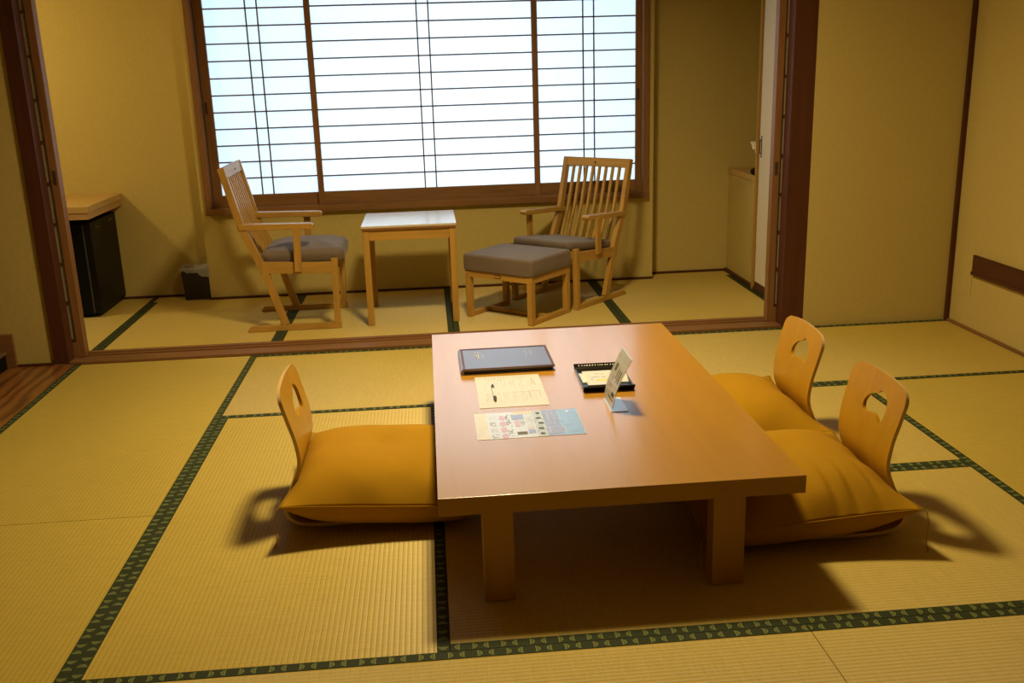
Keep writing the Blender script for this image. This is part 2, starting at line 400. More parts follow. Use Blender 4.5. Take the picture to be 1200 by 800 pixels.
# sliding shoji doors pushed back behind the walls
def slide_door(name, xs, xe, y0, thick, side, pull_z):
    """xs = exposed stile edge, xe = hidden end; side +1: exposed edge is at larger x"""
    st = 0.036
    f = MB()
    a, bb = (xs - st, xs) if side > 0 else (xs, xs + st)
    f.box(a, bb, y0, y0 + thick, 0.012, ZK, 0.0025)
    a2, b2 = (xe, xe + st) if side > 0 else (xe - st, xe)
    f.box(a2, b2, y0, y0 + thick, 0.012, ZK, 0.0025)
    lo, hi = min(xs, xe) + st, max(xs, xe) - st
    f.box(lo, hi, y0, y0 + thick, 0.012, 0.09, 0.002); f.box(lo, hi, y0, y0 + thick, ZK - 0.05, ZK, 0.002)
    d = struct(f.build(name, M['frameZ']))
    p = MB(); p.box(lo, hi, y0 + thick * 0.30, y0 + thick * 0.45, 0.09, ZK - 0.05, 0)
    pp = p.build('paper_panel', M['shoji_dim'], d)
    k = MB(); z = 0.09
    zs = 0.195
    for i in range(10):
        zz = 0.10 + i * zs
        if zz < ZK - 0.06: k.box(lo, hi, y0 + 0.001, y0 + thick * 0.30, zz - 0.005, zz + 0.005, 0.001)
    k.build('lattice', M['darkX'], d)
    if pull_z:
        q = MB(); mx = (xs - st / 2) if side > 0 else (xs + st / 2)
        q.box(mx - 0.0085, mx + 0.0085, y0 - 0.0015, y0 + 0.004, pull_z - 0.034, pull_z + 0.034, 0.003)
        q.build('door_pull', M['iron'], d)
    return d
slide_door('door_1', -0.862, -1.80, 0.090, 0.034, 1, 0.905)
slide_door('door_2', -0.872, -1.80, 0.138, 0.034, 1, None)
slide_door('door_3', 2.648, 3.55, 0.090, 0.034, -1, 0.815)
slide_door('door_4', 2.660, 3.55, 0.138, 0.034, -1, None)

# sunroom closet on the right with its pale sliding panel
d = MB(); d.box(2.850, 2.862, 0.22, 0.885, 0.055, ZK, 0.001); cd = struct(d.build('door_5', M['closet']))
f = MB(); f.box(2.842, 2.90, 0.905, 0.932, 0.0, HF, 0.003); f.build('door_frame', M['chairZ'], cd)
f = MB(); f.box(2.856, 2.90, 0.884, 0.906, 0.0, HF, 0.0); f.box(2.848, 2.90, 0.22, 0.885, 0.014, 0.055, 0.002); f.build('gap_shade_and_strip', M['darkZ'], cd)  # dark strip put in for the shade of the gap, plus a bottom strip
q = MB()
for (y0, y1, z0, z1) in ((0.845, 0.849, 0.80, 0.925), (0.872, 0.876, 0.825, 0.905), (0.847, 0.876, 0.822, 0.828), (0.847, 0.876, 0.897, 0.903)):
    q.box(2.845, 2.852, y0, y1, z0, z1, 0.001)
q.build('door_pull', M['iron'], cd)

# nook counter
ct = MB(); ct.box(2.855, 3.36, 0.933, 1.498, 0.647, 0.682, 0.002)
tag(ct.build('nook_counter', M['counter']), 'pale wooden counter shelf set in the nook beside the closet door', 'counter')
a = thing('oval_dish', 'black oval dish on the nook counter', 'dish', (2.935, 1.02, 0.682))
b = MB(); b.lathe([(0.055, 0.0), (0.082, 0.006), (0.088, 0.02), (0.080, 0.034), (0.070, 0.036), (0.062, 0.020), (0.03, 0.014), (0.002, 0.013)], 36); b.build('bowl', M['black'], a)
b = MB(); b.lathe([(0.040, 0.014), (0.040, 0.042), (0.034, 0.048), (0.002, 0.050)], 24); b.build('lid', M['lacquer'], a)
a = thing('hook_fitting', 'small ivory fitting on the closet frame above the nook counter', 'hook', (2.86, 0.952, 0.86))
b = MB(); b.box(-0.012, 0.012, -0.02, 0.006, -0.045, 0.01, 0.003); b.build('mount', M['ivory'], a)
b = MB(); b.lathe([(0.011, -0.02), (0.014, 0.0), (0.022, 0.016), (0.022, 0.024), (0.010, 0.026)], 20); b.build('cup', M['ivory'], a, loc=(-0.012, 0.022, 0.0))

# ------------------------------------------------------------------ shoji window
wf = MB()
YF = 1.325
wf.box(WX0, WX0 + 0.040, YF, 1.50, WZ0 + 0.0, WT + 0.055, 0.003); wf.box(WX1 - 0.036, WX1, YF, 1.50, WZ0, WT + 0.055, 0.003)
win = struct(wf.build('window_1', M['frameZ']))
wb = MB(); wb.box(WX0 + 0.0, WX1, YF - 0.006, 1.50, WZ0 - 0.002, WZ0 + 0.040, 0.003); wb.box(WX0, WX1, YF, 1.50, WT + 0.005, WT + 0.055, 0.003)
wb.build('window_sill', M['frameX'], win)
ZB, ZT = WZ0 + 0.040, WT + 0.005
def sash(x0, x1, y, pair, rail_top, pull=None, stl=0.036, str_=0.036):
    f = MB(); f.box(x0, x0 + stl, y, y + 0.03, ZB, ZT, 0.002); f.box(x1 - str_, x1, y, y + 0.03, ZB, ZT, 0.002)
    r = MB(); r.box(x0 + stl, x1 - str_, y, y + 0.03, ZB, rail_top, 0.002); r.box(x0 + stl, x1 - str_, y, y + 0.03, ZT - 0.05, ZT, 0.002)
    so = f.build('sash', M['frameZ'], win); r.build('rail', M['frameX'], so)
    k = MB(); lo, hi = x0 + stl, x1 - str_
    for i in range(15):
        z = 0.7435 + 0.0992 * i
        if z < ZT - 0.055: k.box(lo, hi, y + 0.003, y + 0.014, z - 0.0042, z + 0.0042, 0.0008)
    for xx in pair: k.box(xx - 0.0042, xx + 0.0042, y + 0.003, y + 0.012, rail_top, ZT - 0.05, 0.0008)
    k.build('lattice', M['kumiko'], so)
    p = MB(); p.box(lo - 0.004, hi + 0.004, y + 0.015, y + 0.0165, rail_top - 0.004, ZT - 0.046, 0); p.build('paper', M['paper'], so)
    if pull is not None:
        q = MB(); q.box(pull - 0.008, pull + 0.008, y - 0.0015, y + 0.004, 1.135, 1.205, 0.003); q.build('pull', M['iron'], so)
sash(-0.428, 0.255, 1.385, (-0.126, -0.058), 0.642, -0.412, 0.055)
sash(1.566, 2.268, 1.385, (1.888, 1.955), 0.642, 2.232, 0.036, 0.053)
sash(0.219, 1.602, 1.345, (0.880, 0.950), 0.648)
# outer window glass, its rail, and the balcony rail seen as a faint band
g = MB(); g.box(WX0, WX1, 1.56, 1.566, WZ0, WT + 0.055, 0); g.build('glass', M['acrylic'], win)

# ------------------------------------------------------------------ tatami mats
def mat(label, x0, x1, y0, y1, axis, far=False, ends=(1, 1), extra=None, group=None, bw=0.031):
    cx, cy = (x0 + x1) / 2, (y0 + y1) / 2
    L, W = (x1 - x0, y1 - y0) if axis == 'X' else (y1 - y0, x1 - x0)
    t = thing('tatami_mat', label, 'mat', (cx, cy, -0.0415), 0 if axis == 'X' else PI / 2, group)
    g = 0.0007
    b = MB(); b.box(-L / 2 + g, L / 2 - g, -W / 2 + g, W / 2 - g, 0, 0.04, 0.0025)
    if extra:   # extra strip in the mat's own frame
        b.box(*extra, 0, 0.04, 0.0025)
    b.build('rush_cover', M['tatami_far'] if far else M['tatami'], t)
    for k, s in enumerate((-1, 1)):
        if not ends[k]: continue
        e = MB(); e.box(-L / 2 + g, L / 2 - g, -bw / 2, bw / 2, 0, 0.0024, 0.0006)
        e.build('cloth_border', M['border_plain'] if far else M['border'], t, loc=(0, s * (W / 2 - bw / 2 - g), 0.0389))
    return t
L0, L1, V2, R1, RW, SM = -0.887, 0.0, 0.892, 2.679, 3.585, 1.772
H1, H2, H3 = -0.926, -1.825, -2.709
G = 'tatami mats in the main room'
mat('long tatami mat along the wooden floor, touching the left post', L0, L1, H2, -0.001, 'Y', group=G)
mat('tatami mat in the left foreground corner, beside the wooden floor', L0, L1, -3.65, H2, 'Y', group=G)
mat('tatami mat along the sill, behind the left floor chair', L1, 1.8, H1, -0.001, 'X', group=G)
mat('tatami mat along the sill reaching the right wall corner', 1.8, RW, H1, -0.001, 'X', group=G)
mat('tatami mat under the left floor chair and cushion', L1, V2, H3, H1, 'Y', group=G)
mat('tatami mat under the far half of the low table', V2, R1, H2, H1, 'X', group=G)
mat('tatami mat under the near half of the low table, in its shadow', V2, R1, H3, H2, 'X', group=G)
mat('tatami mat along the right wall below the dark rail', R1, RW, H3, H1, 'Y', group=G)
mat('tatami mat across the bottom centre, in front of the low table', L1, SM, -3.61, H3, 'X', group=G)
mat('tatami mat at the bottom right, in front of the table legs', SM, RW, -3.61, H3, 'X', group=G)
G = 'tatami mats in the sunroom'
YA, YB = 0.211, 1.345
mat('sunroom tatami mat under the black mini fridge', -1.99, -0.862, YA, 1.485, 'Y', True, (1, 1), group=G)
mat('sunroom tatami mat with the waste bin standing at its far end', -0.862, 0.060, YA, YB, 'Y', True, extra=((YB - YA) / 2 - 0.01, (YB - YA) / 2 + 0.139, 0.10, 0.46), group=G)
mat('sunroom tatami mat under the left armchair and side table', 0.060, 0.994, YA, YB, 'Y', True, group=G)
mat('sunroom tatami mat under the footstool and right armchair', 0.994, 1.926, YA, YB, 'Y', True, group=G)
mat('sunroom tatami mat in front of the nook and closet door', 1.926, 2.846, YA, YB, 'Y', True, extra=((YB - YA) / 2 - 0.01, (YB - YA) / 2 + 0.139, -0.459, 0.055), group=G)

# ------------------------------------------------------------------ low table
TX0, TX1, TY0, TY1, TZ = 0.880, 1.838, -2.500, -0.905, 0.302
t = thing('low_table', 'low honey-coloured wooden table in the middle of the room', 'table', ((TX0 + TX1) / 2, (TY0 + TY1) / 2, 0))
hw, hl = (TX1 - TX0) / 2, (TY1 - TY0) / 2
MB().box(-hw, hw, -hl, hl, TZ - 0.050, TZ, 0.0015).build('tabletop', [M['tableX'], M['lacquer_top']], t)
for p_ in t.children[0].data.polygons:
    if p_.normal.z > 0.9: p_.material_index = 1
for sx0, sx1 in ((0.990 - 1.359, 1.070 - 1.359), (1.594 - 1.359, 1.680 - 1.359)):
    for y0, y1 in ((-hl + 0.002, -hl + 0.060), (hl - 0.060, hl - 0.002)):
        MB().box(sx0, sx1, y0, y1, 0, TZ - 0.050, 0.003).build('leg', M['tableZ'], t)

# ------------------------------------------------------------------ armchairs (local +x is forward)
def prof_bar(mb, pts, w, y0, y1, bev=0.004):
    """bar following (x,z) points, w wide in the x-z plane"""
    n = len(pts); L, R = [], []
    for i, (x, z) in enumerate(pts):
        a = Vector(pts[max(i - 1, 0)]); b_ = Vector(pts[min(i + 1, n - 1)]); d = (b_ - a).normalized(); nn = Vector((-d.y, d.x))
        ww = w[i] if isinstance(w, (list, tuple)) else w
        L.append((x + nn.x * ww / 2, z + nn.y * ww / 2)); R.append((x - nn.x * ww / 2, z - nn.y * ww / 2))
    mb.prism_y(L + R[::-1], y0, y1, bev); return mb
def pad(L0_, L1_, W0, W1, z0, z1, crown, r=0.022, n=14):
    """upholstered pad with rounded edges and a crowned top"""
    mb = MB(); rings = []
    def ring(inset, z, cr):
        x0, x1, y0, y1 = L0_ + inset, L1_ - inset, W0 + inset, W1 - inset; rr = max(r * 1.2 - inset * 0.5, 0.006); pts = []
        for (cx, cy, a0) in ((x1 - rr, y1 - rr, 0), (x0 + rr, y1 - rr, 90), (x0 + rr, y0 + rr, 180), (x1 - rr, y0 + rr, 270)):
            for k in range(5):
                a = math.radians(a0 + 22.5 * k); pts.append((cx + rr * math.cos(a), cy + rr * math.sin(a)))
        return [(px, py, z + cr) for px, py in pts]
    rings.append(ring(0.012, z0, 0)); rings.append(ring(0.002, z0 + 0.008, 0)); rings.append(ring(0, z0 + (z1 - z0) * 0.5, 0)); rings.append(ring(0.001, z1 - r * 0.9, 0))
    for k in range(1, 6):
        a = k / 5 * PI / 2
        rings.append(ring(r * (1 - math.cos(a)), z1 - r * 0.9 + r * 0.9 * math.sin(a), 0))
    m = min(L1_ - L0_, W1 - W0) / 2
    for k in range(1, 6):
        q = k / 5; rings.append(ring(r + (m - r - 0.008) * q, z1, crown * (1 - (1 - q) ** 2)))
    mb.loft(rings); return mb

def armchair(low=False):
    t = thing('armchair', '', 'chair', (0, 0, 0), 0, 'slat-back armchairs by the window')
    YI, YO = 0.225, 0.255
    P = [(-0.300, 0.888), (-0.227, 0.575), (-0.128, 0.336), (-0.040, 0.030)]
    for s in (-1, 1):
        y0, y1 = (YI, YO) if s > 0 else (-YO, -YI)
        b = MB(); prof_bar(b, P, [0.036, 0.038, 0.038, 0.040], y0, y1); b.build('back_post', M['chairZ'], t)
        b = MB(); b.prism_y([(0.225, 0.02), (0.258, 0.02), (0.268, 0.388), (0.232, 0.388)], y0, y1, 0.004); b.build('front_leg', M['chairZ'], t)
        b = MB(); b.prism_y([(-0.248, 0.006), (-0.238, 0.0), (0.262, 0.0), (0.262, 0.030), (-0.225, 0.030)], y0 - 0.001, y1 + 0.001, 0.003); b.build('runner', M['chairX'], t)
        b = MB(); yy0, yy1 = (0.212, 0.262) if s > 0 else (-0.262, -0.212)
        b.prism_y([(-0.240, 0.560), (-0.240, 0.592), (0.140, 0.583), (0.155, 0.577), (0.157, 0.562), (0.145, 0.551)], yy0, yy1, 0.006); b.build('armrest', M['chairX'], t)
        b = MB(); ys0, ys1 = (YO - 0.004, YO + 0.018) if s > 0 else (-YO - 0.018, -YO + 0.004)
        b.prism_y([(0.036, 0.325), (0.075, 0.325), (0.083, 0.556), (0.046, 0.558)], ys0 if s > 0 else ys0, ys1, 0.004); b.build('arm_support', M['chairZ'], t)
        b = MB(); b.prism_y([(-0.150, 0.322), (-0.150, 0.384), (0.236, 0.366), (0.236, 0.304)], y0 + 0.002, y1 - 0.002, 0.003); b.build('seat_rail', M['chairX'], t)
    b = MB(); b.box(0.236, 0.258, -YI, YI, 0.31, 0.368, 0.003); b.build('front_rail', M['chairY'], t)
    b = MB(); b.box(-0.150, -0.125, -YI, YI, 0.322, 0.380, 0.003); b.build('rear_rail', M['chairY'], t)
    # crest rail between the posts, tilted with them
    dx, dz = P[1][0] - P[0][0], P[1][1] - P[0][1]; ln = math.hypot(dx, dz); dx, dz = dx / ln, dz / ln
    top = [(P[0][0] + dx * q, P[0][1] + dz * q) for q in (0.0, 0.058)]
    b = MB(); prof_bar(b, top, 0.028, -YI - 0.001, YI + 0.001, 0.003); cr = b.build('crest_rail', M['chairY'], t)
    b = MB(); b.tube([(-0.272, 0, 0.862), (-0.2685, 0, 0.8628)], 0.006, 12); b.build('plug', M['iron'], cr)
    foot = (-0.146, 0.375)
    for i in range(8):
        y = -YI + (i + 1) * (2 * YI) / 9
        b = MB(); prof_bar(b, [top[1], (P[1][0] + 0.004, P[1][1]), foot], 0.014, y - 0.0085, y + 0.0085, 0.0025); b.build('slat', M['chairZ'], t)
    pd = pad(-0.145, 0.300, -0.222, 0.222, 0.366, 0.440, 0.032, 0.044) if not low else pad(-0.145, 0.285, -0.222, 0.222, 0.372, 0.428, 0.012, 0.026)
    pd.build('seat_cushion', M['upholstery'], t, angle=60)
    if low:   # the second chair is a little lower, its seat and arms sloping back
        def bend(o):
            n = o.name.split('.')[0]
            for v in o.data.vertices:
                x, y, z = v.co; z2 = z * 0.91
                if n in ('seat_rail', 'seat_cushion', 'rear_rail', 'front_rail'): z2 -= 0.044 * (0.236 - x) / 0.386
                if n == 'armrest': z2 -= 0.030 * (0.155 - x) / 0.395
                v.co = (x, y * 0.965, z2)
            for c in o.children: bend(c)
        for o in t.children: bend(o)
    return t
c1 = armchair(); c1.location = (0.119, 0.719, 0); c1.rotation_euler = (0, 0, math.radians(0.4))
c1['label'] = 'slat-back oak armchair left of the side table, turned to face it'
c2 = armchair(True); c2.location = (1.722, 0.945, 0); c2.rotation_euler = (0, 0, math.radians(-135.1))
c2['label'] = 'slat-back oak armchair behind the footstool, facing the low table'

# ------------------------------------------------------------------ footstool
t = thing('footstool', 'low footstool with thick grey-brown pad in front of the right armchair', 'footstool', (1.372, 0.573, 0), math.radians(-41.7))
U_, V_ = 0.230, 0.187
for s in (-1, 1):
    x0, x1 = (U_ - 0.034, U_) if s > 0 else (-U_, -U_ + 0.034)
    for q in (-1, 1):
        y0, y1 = (V_ - 0.034, V_) if q > 0 else (-V_, -V_ + 0.034)
        MB().box(x0, x1, y0, y1, 0, 0.236, 0.004).build('leg', M['chairZ'], t)
    MB().box(x0 + 0.002, x1 - 0.002, -V_ + 0.034, V_ - 0.034, 0.0, 0.026, 0.003).build('runner', M['chairY'], t)
    MB().box(x0, x1, -V_, V_, 0.230, 0.268, 0.003).build('side_rail', M['chairY'], t)
for q in (-1, 1):
    y0, y1 = (V_ - 0.030, V_ - 0.002) if q > 0 else (-V_ + 0.002, -V_ + 0.030)
    r = MB().box(-U_ + 0.03, U_ - 0.03, y0, y1, 0.230, 0.268, 0.003).build('end_rail', M['chairX'], t)
    if q < 0:
        MB().box(-0.022, 0.022, -V_ - 0.001, -V_ + 0.003, 0.242, 0.257, 0.001).build('maker_plate', M['iron'], r)
        MB().box(-0.019, 0.019, -V_ - 0.0016, -V_ + 0.002, 0.2445, 0.2545, 0.0005).build('plate_face', M['chairX'], r)
MB().box(-U_ + 0.03, U_ - 0.03, -0.016, 0.016, 0.002, 0.024, 0.003).build('stretcher', M['chairX'], t)
pad(-U_ - 0.010, U_ + 0.010, -V_ - 0.010, V_ + 0.010, 0.266, 0.362, 0.014, 0.018).build('seat_cushion', M['upholstery'], t, angle=60)

# ------------------------------------------------------------------ side table
t = thing('side_table', 'small square side table with glossy top between the two armchairs', 'table', (0.781, 0.725, 0), 0)
MB().box(-0.256, 0.256, -0.258, 0.258, 0.541, 0.552, 0.001).build('tabletop', M['laminate'], t)
MB().box(-0.2565, 0.2565, -0.2585, 0.2585, 0.530, 0.541, 0.001).build('top_edge', M['frameX'], t)
for sx in (-1, 1):
    for sy in (-1, 1):
        x0, x1 = sorted((sx * 0.252, sx * 0.217)); y0, y1 = sorted((sy * 0.250, sy * 0.215))
        MB().box(x0, x1, y0, y1, 0, 0.531, 0.003).build('leg', M['chairZ'], t)
for sy in (-1, 1):
    y0, y1 = sorted((sy * 0.246, sy * 0.226)); MB().box(-0.217, 0.217, y0, y1, 0.472, 0.531, 0.002).build('apron', M['chairX'], t)
    MB().box(y0, y1, -0.215, 0.215, 0.472, 0.531, 0.002).build('apron', M['chairY'], t)

# ------------------------------------------------------------------ floor chairs: bent plywood, cut-out in the back
def catmull(pts, n=6):
    out = []
    for i in range(len(pts) - 1):
        p0, p1, p2, p3 = (Vector(pts[max(i - 1, 0)]), Vector(pts[i]), Vector(pts[i + 1]), Vector(pts[min(i + 2, len(pts) - 1)]))
        for k in range(n):
            t_ = k / n
            out.append(0.5 * ((2 * p1) + (-p0 + p2) * t_ + (2 * p0 - 5 * p1 + 4 * p2 - p3) * t_ ** 2 + (-p0 + 3 * p1 - 3 * p2 + p3) * t_ ** 3))
    out.append(Vector(pts[-1])); return out
# side profile (x forward, z up, half width), from the front of the seat round the bend to the top
SP = catmull([(0.40, 0.009, 0.185), (0.25, 0.009, 0.205), (0.08, 0.009, 0.212), (-0.005, 0.013, 0.208), (-0.046, 0.034, 0.200), (-0.052, 0.066, 0.190), (-0.026, 0.125, 0.174),
              (-0.004, 0.190, 0.169), (-0.008, 0.260, 0.172), (-0.026, 0.335, 0.176), (-0.048, 0.418, 0.178)], 8)
def floor_chair(hole):
    t = thing('floor_chair', '', 'chair', (0, 0, 0), 0, 'legless plywood floor chairs')
    T = 0.011; n = len(SP)
    s_len = [0]
    for a, b_ in zip(SP, SP[1:]): s_len.append(s_len[-1] + math.hypot(b_.x - a.x, b_.y - a.y))
    def at(s):
        for i in range(n - 1):
            if s <= s_len[i + 1] or i == n - 2:
                k = (s - s_len[i]) / (s_len[i + 1] - s_len[i]); p = SP[i].lerp(SP[i + 1], k)
                d = (SP[i + 1] - SP[i]); break
        d = Vector((d.x, d.y)).normalized(); return p, Vector((d.y, -d.x))       # normal points outward/back
    split = next(i for i, p in enumerate(SP) if i > 8 and p.y > 0.10)
    s_split, s_top = s_len[split], s_len[-1]
    def sheet(s0, s1, ns, name, top_round, cut):
        """grid (s along the profile, v across), solidified"""
        bm = bmesh.new(); nv = 40 if cut else 20; grid = []
        for i in range(ns + 1):
            s = s0 + (s1 - s0) * i / ns; p, nn = at(s); hw_ = p.z
            if top_round:
                r = 0.040; d = s1 - s
                if d < r: hw_ -= r - math.sqrt(max(0, r * r - (r - d) ** 2))
            else:
                r = 0.05; d = s - s0
                if d < r: hw_ -= r - math.sqrt(max(0, r * r - (r - d) ** 2))
            row = []
            for j in range(nv + 1):
                v = -1 + 2 * j / nv; y = v * hw_
                bow = 0.0
                arch = 0.016 * (1 - (y / 0.178) ** 2) * max(0, (s - s_split) / (s1 - s_split)) ** 3 if top_round else 0.0   # crown of the top edge
                pp, _ = at(min(s, s_top))
                row.append(bm.verts.new((pp.x + bow - arch * 0.25, y, pp.y + arch)))
            grid.append(row)
        for i in range(ns):
            for j in range(nv): bm.faces.new((grid[i][j], grid[i][j + 1], grid[i + 1][j + 1], grid[i + 1][j]))
        me = bpy.data.meshes.new(name); 
        bm.to_mesh(me); bm.free()
        o = bpy.data.objects.new(name, me); COL.objects.link(o); o.parent = t
        me.materials.append(M['ply']); me.materials.append(M['ply_edge'])
        return o
    bk = sheet(s_split, s_top, 34, 'backrest', True, False)
    # cut-out: push the sheet through a knife by boolean with a prism
    cut = bmesh.new(); a = [cut.verts.new((-0.2, y, z)) for y, z in hole]; b_ = [cut.verts.new((0.2, y, z)) for y, z in hole]
    cut.faces.new(list(reversed(a))); cut.faces.new(b_)
    for i in range(len(hole)): cut.faces.new((a[i], a[(i + 1) % len(hole)], b_[(i + 1) % len(hole)], b_[i]))
    bmesh.ops.recalc_face_normals(cut, faces=cut.faces)
    cm = bpy.data.meshes.new('cutter'); cut.to_mesh(cm); cut.free(); ck = bpy.data.objects.new('cutter', cm); COL.objects.link(ck)
    sd = bk.modifiers.new('thick', 'SOLIDIFY'); sd.thickness = T; sd.offset = 0.0; sd.material_offset_rim = 1
    bo = bk.modifiers.new('cut', 'BOOLEAN'); bo.operation = 'DIFFERENCE'; bo.object = ck; bo.solver = 'EXACT'
    dg = bpy.context.evaluated_depsgraph_get(); me = bpy.data.meshes.new_from_object(bk.evaluated_get(dg))
    bk.modifiers.clear(); bk.data = me; bpy.data.objects.remove(ck); bpy.data.meshes.remove(cm)
    seat = sheet(0, s_split + 0.004, 60, 'seat', False, False)
    sd = seat.modifiers.new('thick', 'SOLIDIFY'); sd.thickness = T; sd.offset = 0.0; sd.material_offset_rim = 1
    dg = bpy.context.evaluated_depsgraph_get(); me2 = bpy.data.meshes.new_from_object(seat.evaluated_get(dg)); seat.modifiers.clear(); seat.data = me2
    for mm in (me, me2):
        mm.polygons.foreach_set('use_smooth', [True] * len(mm.polygons)); mm.set_sharp_from_angle(angle=math.radians(40))
    return t
_h = [(0.032, 0.385), (0.012, 0.371), (-0.014, 0.362), (-0.036, 0.347), (-0.047, 0.325), (-0.038, 0.306), (-0.016, 0.303), (0.006, 0.309), (0.028, 0.312), (0.047, 0.307), (0.061, 0.298), (0.072, 0.293),
      (0.083, 0.304), (0.089, 0.330), (0.088, 0.354), (0.077, 0.372), (0.056, 0.384)]
HOLE = [(p.x, p.y) for p in catmull([(a, b, 0) for a, b in _h] + [(_h[0][0], _h[0][1], 0)], 4)][:-1]
fc = floor_chair(HOLE)
fc.location = (0.462, -1.780, 0); fc['label'] = 'plywood floor chair alone on the left side of the low table'
# near right: faces -x
dup(fc, 'plywood floor chair on the right of the low table, nearer the camera', (2.180, -2.085, 0), PI)
dup(fc, 'plywood floor chair on the right of the low table, nearer the window', (2.176, -1.492, 0), PI)

# ------------------------------------------------------------------ floor cushions with corner threads
def floor_cushion(seed, wr=0.0065, pleats=()):
    rnd = random.Random(seed)
    t = thing('floor_cushion', '', 'cushion', (0, 0, 0), 0, 'mustard floor cushions on the floor chairs')
    N = 76; A = 0.302; bm = bmesh.new()
    folds = [(rnd.uniform(-0.8, 0.8), rnd.uniform(0, 6), rnd.uniform(0.5, 1)) for _ in range(6)]
    def pt(i, j, top):
        u = -1 + 2 * i / N; v = -1 + 2 * j / N
        e = 1 - 0.06 * (1 - abs(v) ** 2.2) * abs(u) ** 3; f_ = 1 - 0.06 * (1 - abs(u) ** 2.2) * abs(v) ** 3
        x, y = u * A * e, v * A * f_
        th = max(0, (1 - abs(u) ** 3.8)) ** 1.05 * max(0, (1 - abs(v) ** 3.8)) ** 1.05; tb = max(0, (1 - abs(u) ** 3)) ** 0.5 * max(0, (1 - abs(v) ** 3)) ** 0.5
        edge = max(abs(u), abs(v))
        seam = 0.066 + 0.006 * (abs(u * v)) ** 2
        if top:
            z = seam + 0.100 * th
            w_ = 0
            for sg in (-1, 1):
                w_ += math.sin(v * 11 + folds[0][1]) * math.exp(-((u - sg * 0.86) / 0.15) ** 2) * (1 - v * v)
                w_ += math.sin(u * 10 + folds[1][1]) * math.exp(-((v - sg * 0.86) / 0.15) ** 2) * (1 - u * u)
            z += wr * w_ * (1 - edge ** 5) - 0.007 * math.exp(-(u * u + v * v) / 0.02)
            if v > 0.2:
                for pu, pa in pleats:
                    k = min(1, (v - 0.2) / 0.5) * (1 - v ** 10)
                    z -= 0.008 * pa * k * math.exp(-((u - pu - 0.10 * (1 - v)) / 0.04) ** 2) - 0.005 * pa * k * math.exp(-((u - pu - 0.09) / 0.05) ** 2)
            z += 0.004 * math.sin(3.1 * u + 2 * v + folds[2][1])  * th
        else:
            z = seam - 0.066 * min(1, tb * 1.9)
        lift = 0.040 * ((1 - u) / 2) ** 1.3
        x = x * (1.01 + 0.02 * abs(u * v) ** 3); y = y * (1.01 + 0.02 * abs(u * v) ** 3)
        return (x, y, z + lift)
    top = [[bm.verts.new(pt(i, j, True)) for j in range(N + 1)] for i in range(N + 1)]
    bot = [[(top[i][j] if i in (0, N) or j in (0, N) else bm.verts.new(pt(i, j, False))) for j in range(N + 1)] for i in range(N + 1)]
    for i in range(N):
        for j in range(N):
            bm.faces.new((top[i][j], top[i + 1][j], top[i + 1][j + 1], top[i][j + 1]))
            bm.faces.new((bot[i][j], bot[i][j + 1], bot[i + 1][j + 1], bot[i + 1][j]))
    mb = MB(); mb.bm.free(); mb.bm = bm
    cv = mb.build('cover', M['mustard'], t, angle=180)
    # seam piping
    def seam_pts():
        pts = []
        for i in range(N + 1): pts.append(pt(i, 0, False))
        for j in range(1, N + 1): pts.append(pt(N, j, False))
        for i in range(N - 1, -1, -1): pts.append(pt(i, N, False))
        for j in range(N - 1, 0, -1): pts.append(pt(0, j, False))
        return pts + [pts[0]]
    MB().tube(seam_pts(), 0.0018, 6).build('seam', M['mustard'], t)
    for sx, sy in ((-1, -1), (-1, 1), (1, -1), (1, 1)):
        x, y, z = sx * A * 1.03, sy * A * 1.03, 0.070 + (0.040 if sx < 0 else 0)
        mb = MB(); zf = -ZC + 0.003
        mb.tube([(x, y, z), (x + sx * 0.007, y + sy * 0.006, z - 0.004), (x + sx * 0.013, y + sy * 0.010, z - 0.03), (x + sx * 0.012, y + sy * 0.010, zf + 0.02), (x + sx * 0.016, y + sy * 0.013, zf)], 0.0016, 6)
        for q in range(3):
            mb.tube([(x + sx * 0.012, y + sy * 0.010, zf + 0.022), (x + sx * (0.014 + 0.006 * q), y + sy * (0.018 - 0.006 * q), zf)], 0.0012, 5)
        mb.build('corner_thread', M['thread'], t)
    return t
ZC = 0.017
ca = floor_cushion(3); ca.location = (0.724, -1.800, ZC); ca['label'] = 'mustard floor cushion on the left floor chair, partly under the table'
cb = floor_cushion(11, 0.008, ((-0.30, 0.9), (-0.48, 1.0), (-0.70, 0.7), (0.02, 0.6))); cb.location = (1.911, -2.085, ZC); cb.rotation_euler = (0, 0, PI); cb['label'] = 'mustard floor cushion on the right floor chair nearer the camera'
cc = floor_cushion(5); cc.location = (1.908, -1.472, ZC); cc.rotation_euler = (0, 0, PI); cc['label'] = 'mustard floor cushion on the right floor chair nearer the window'

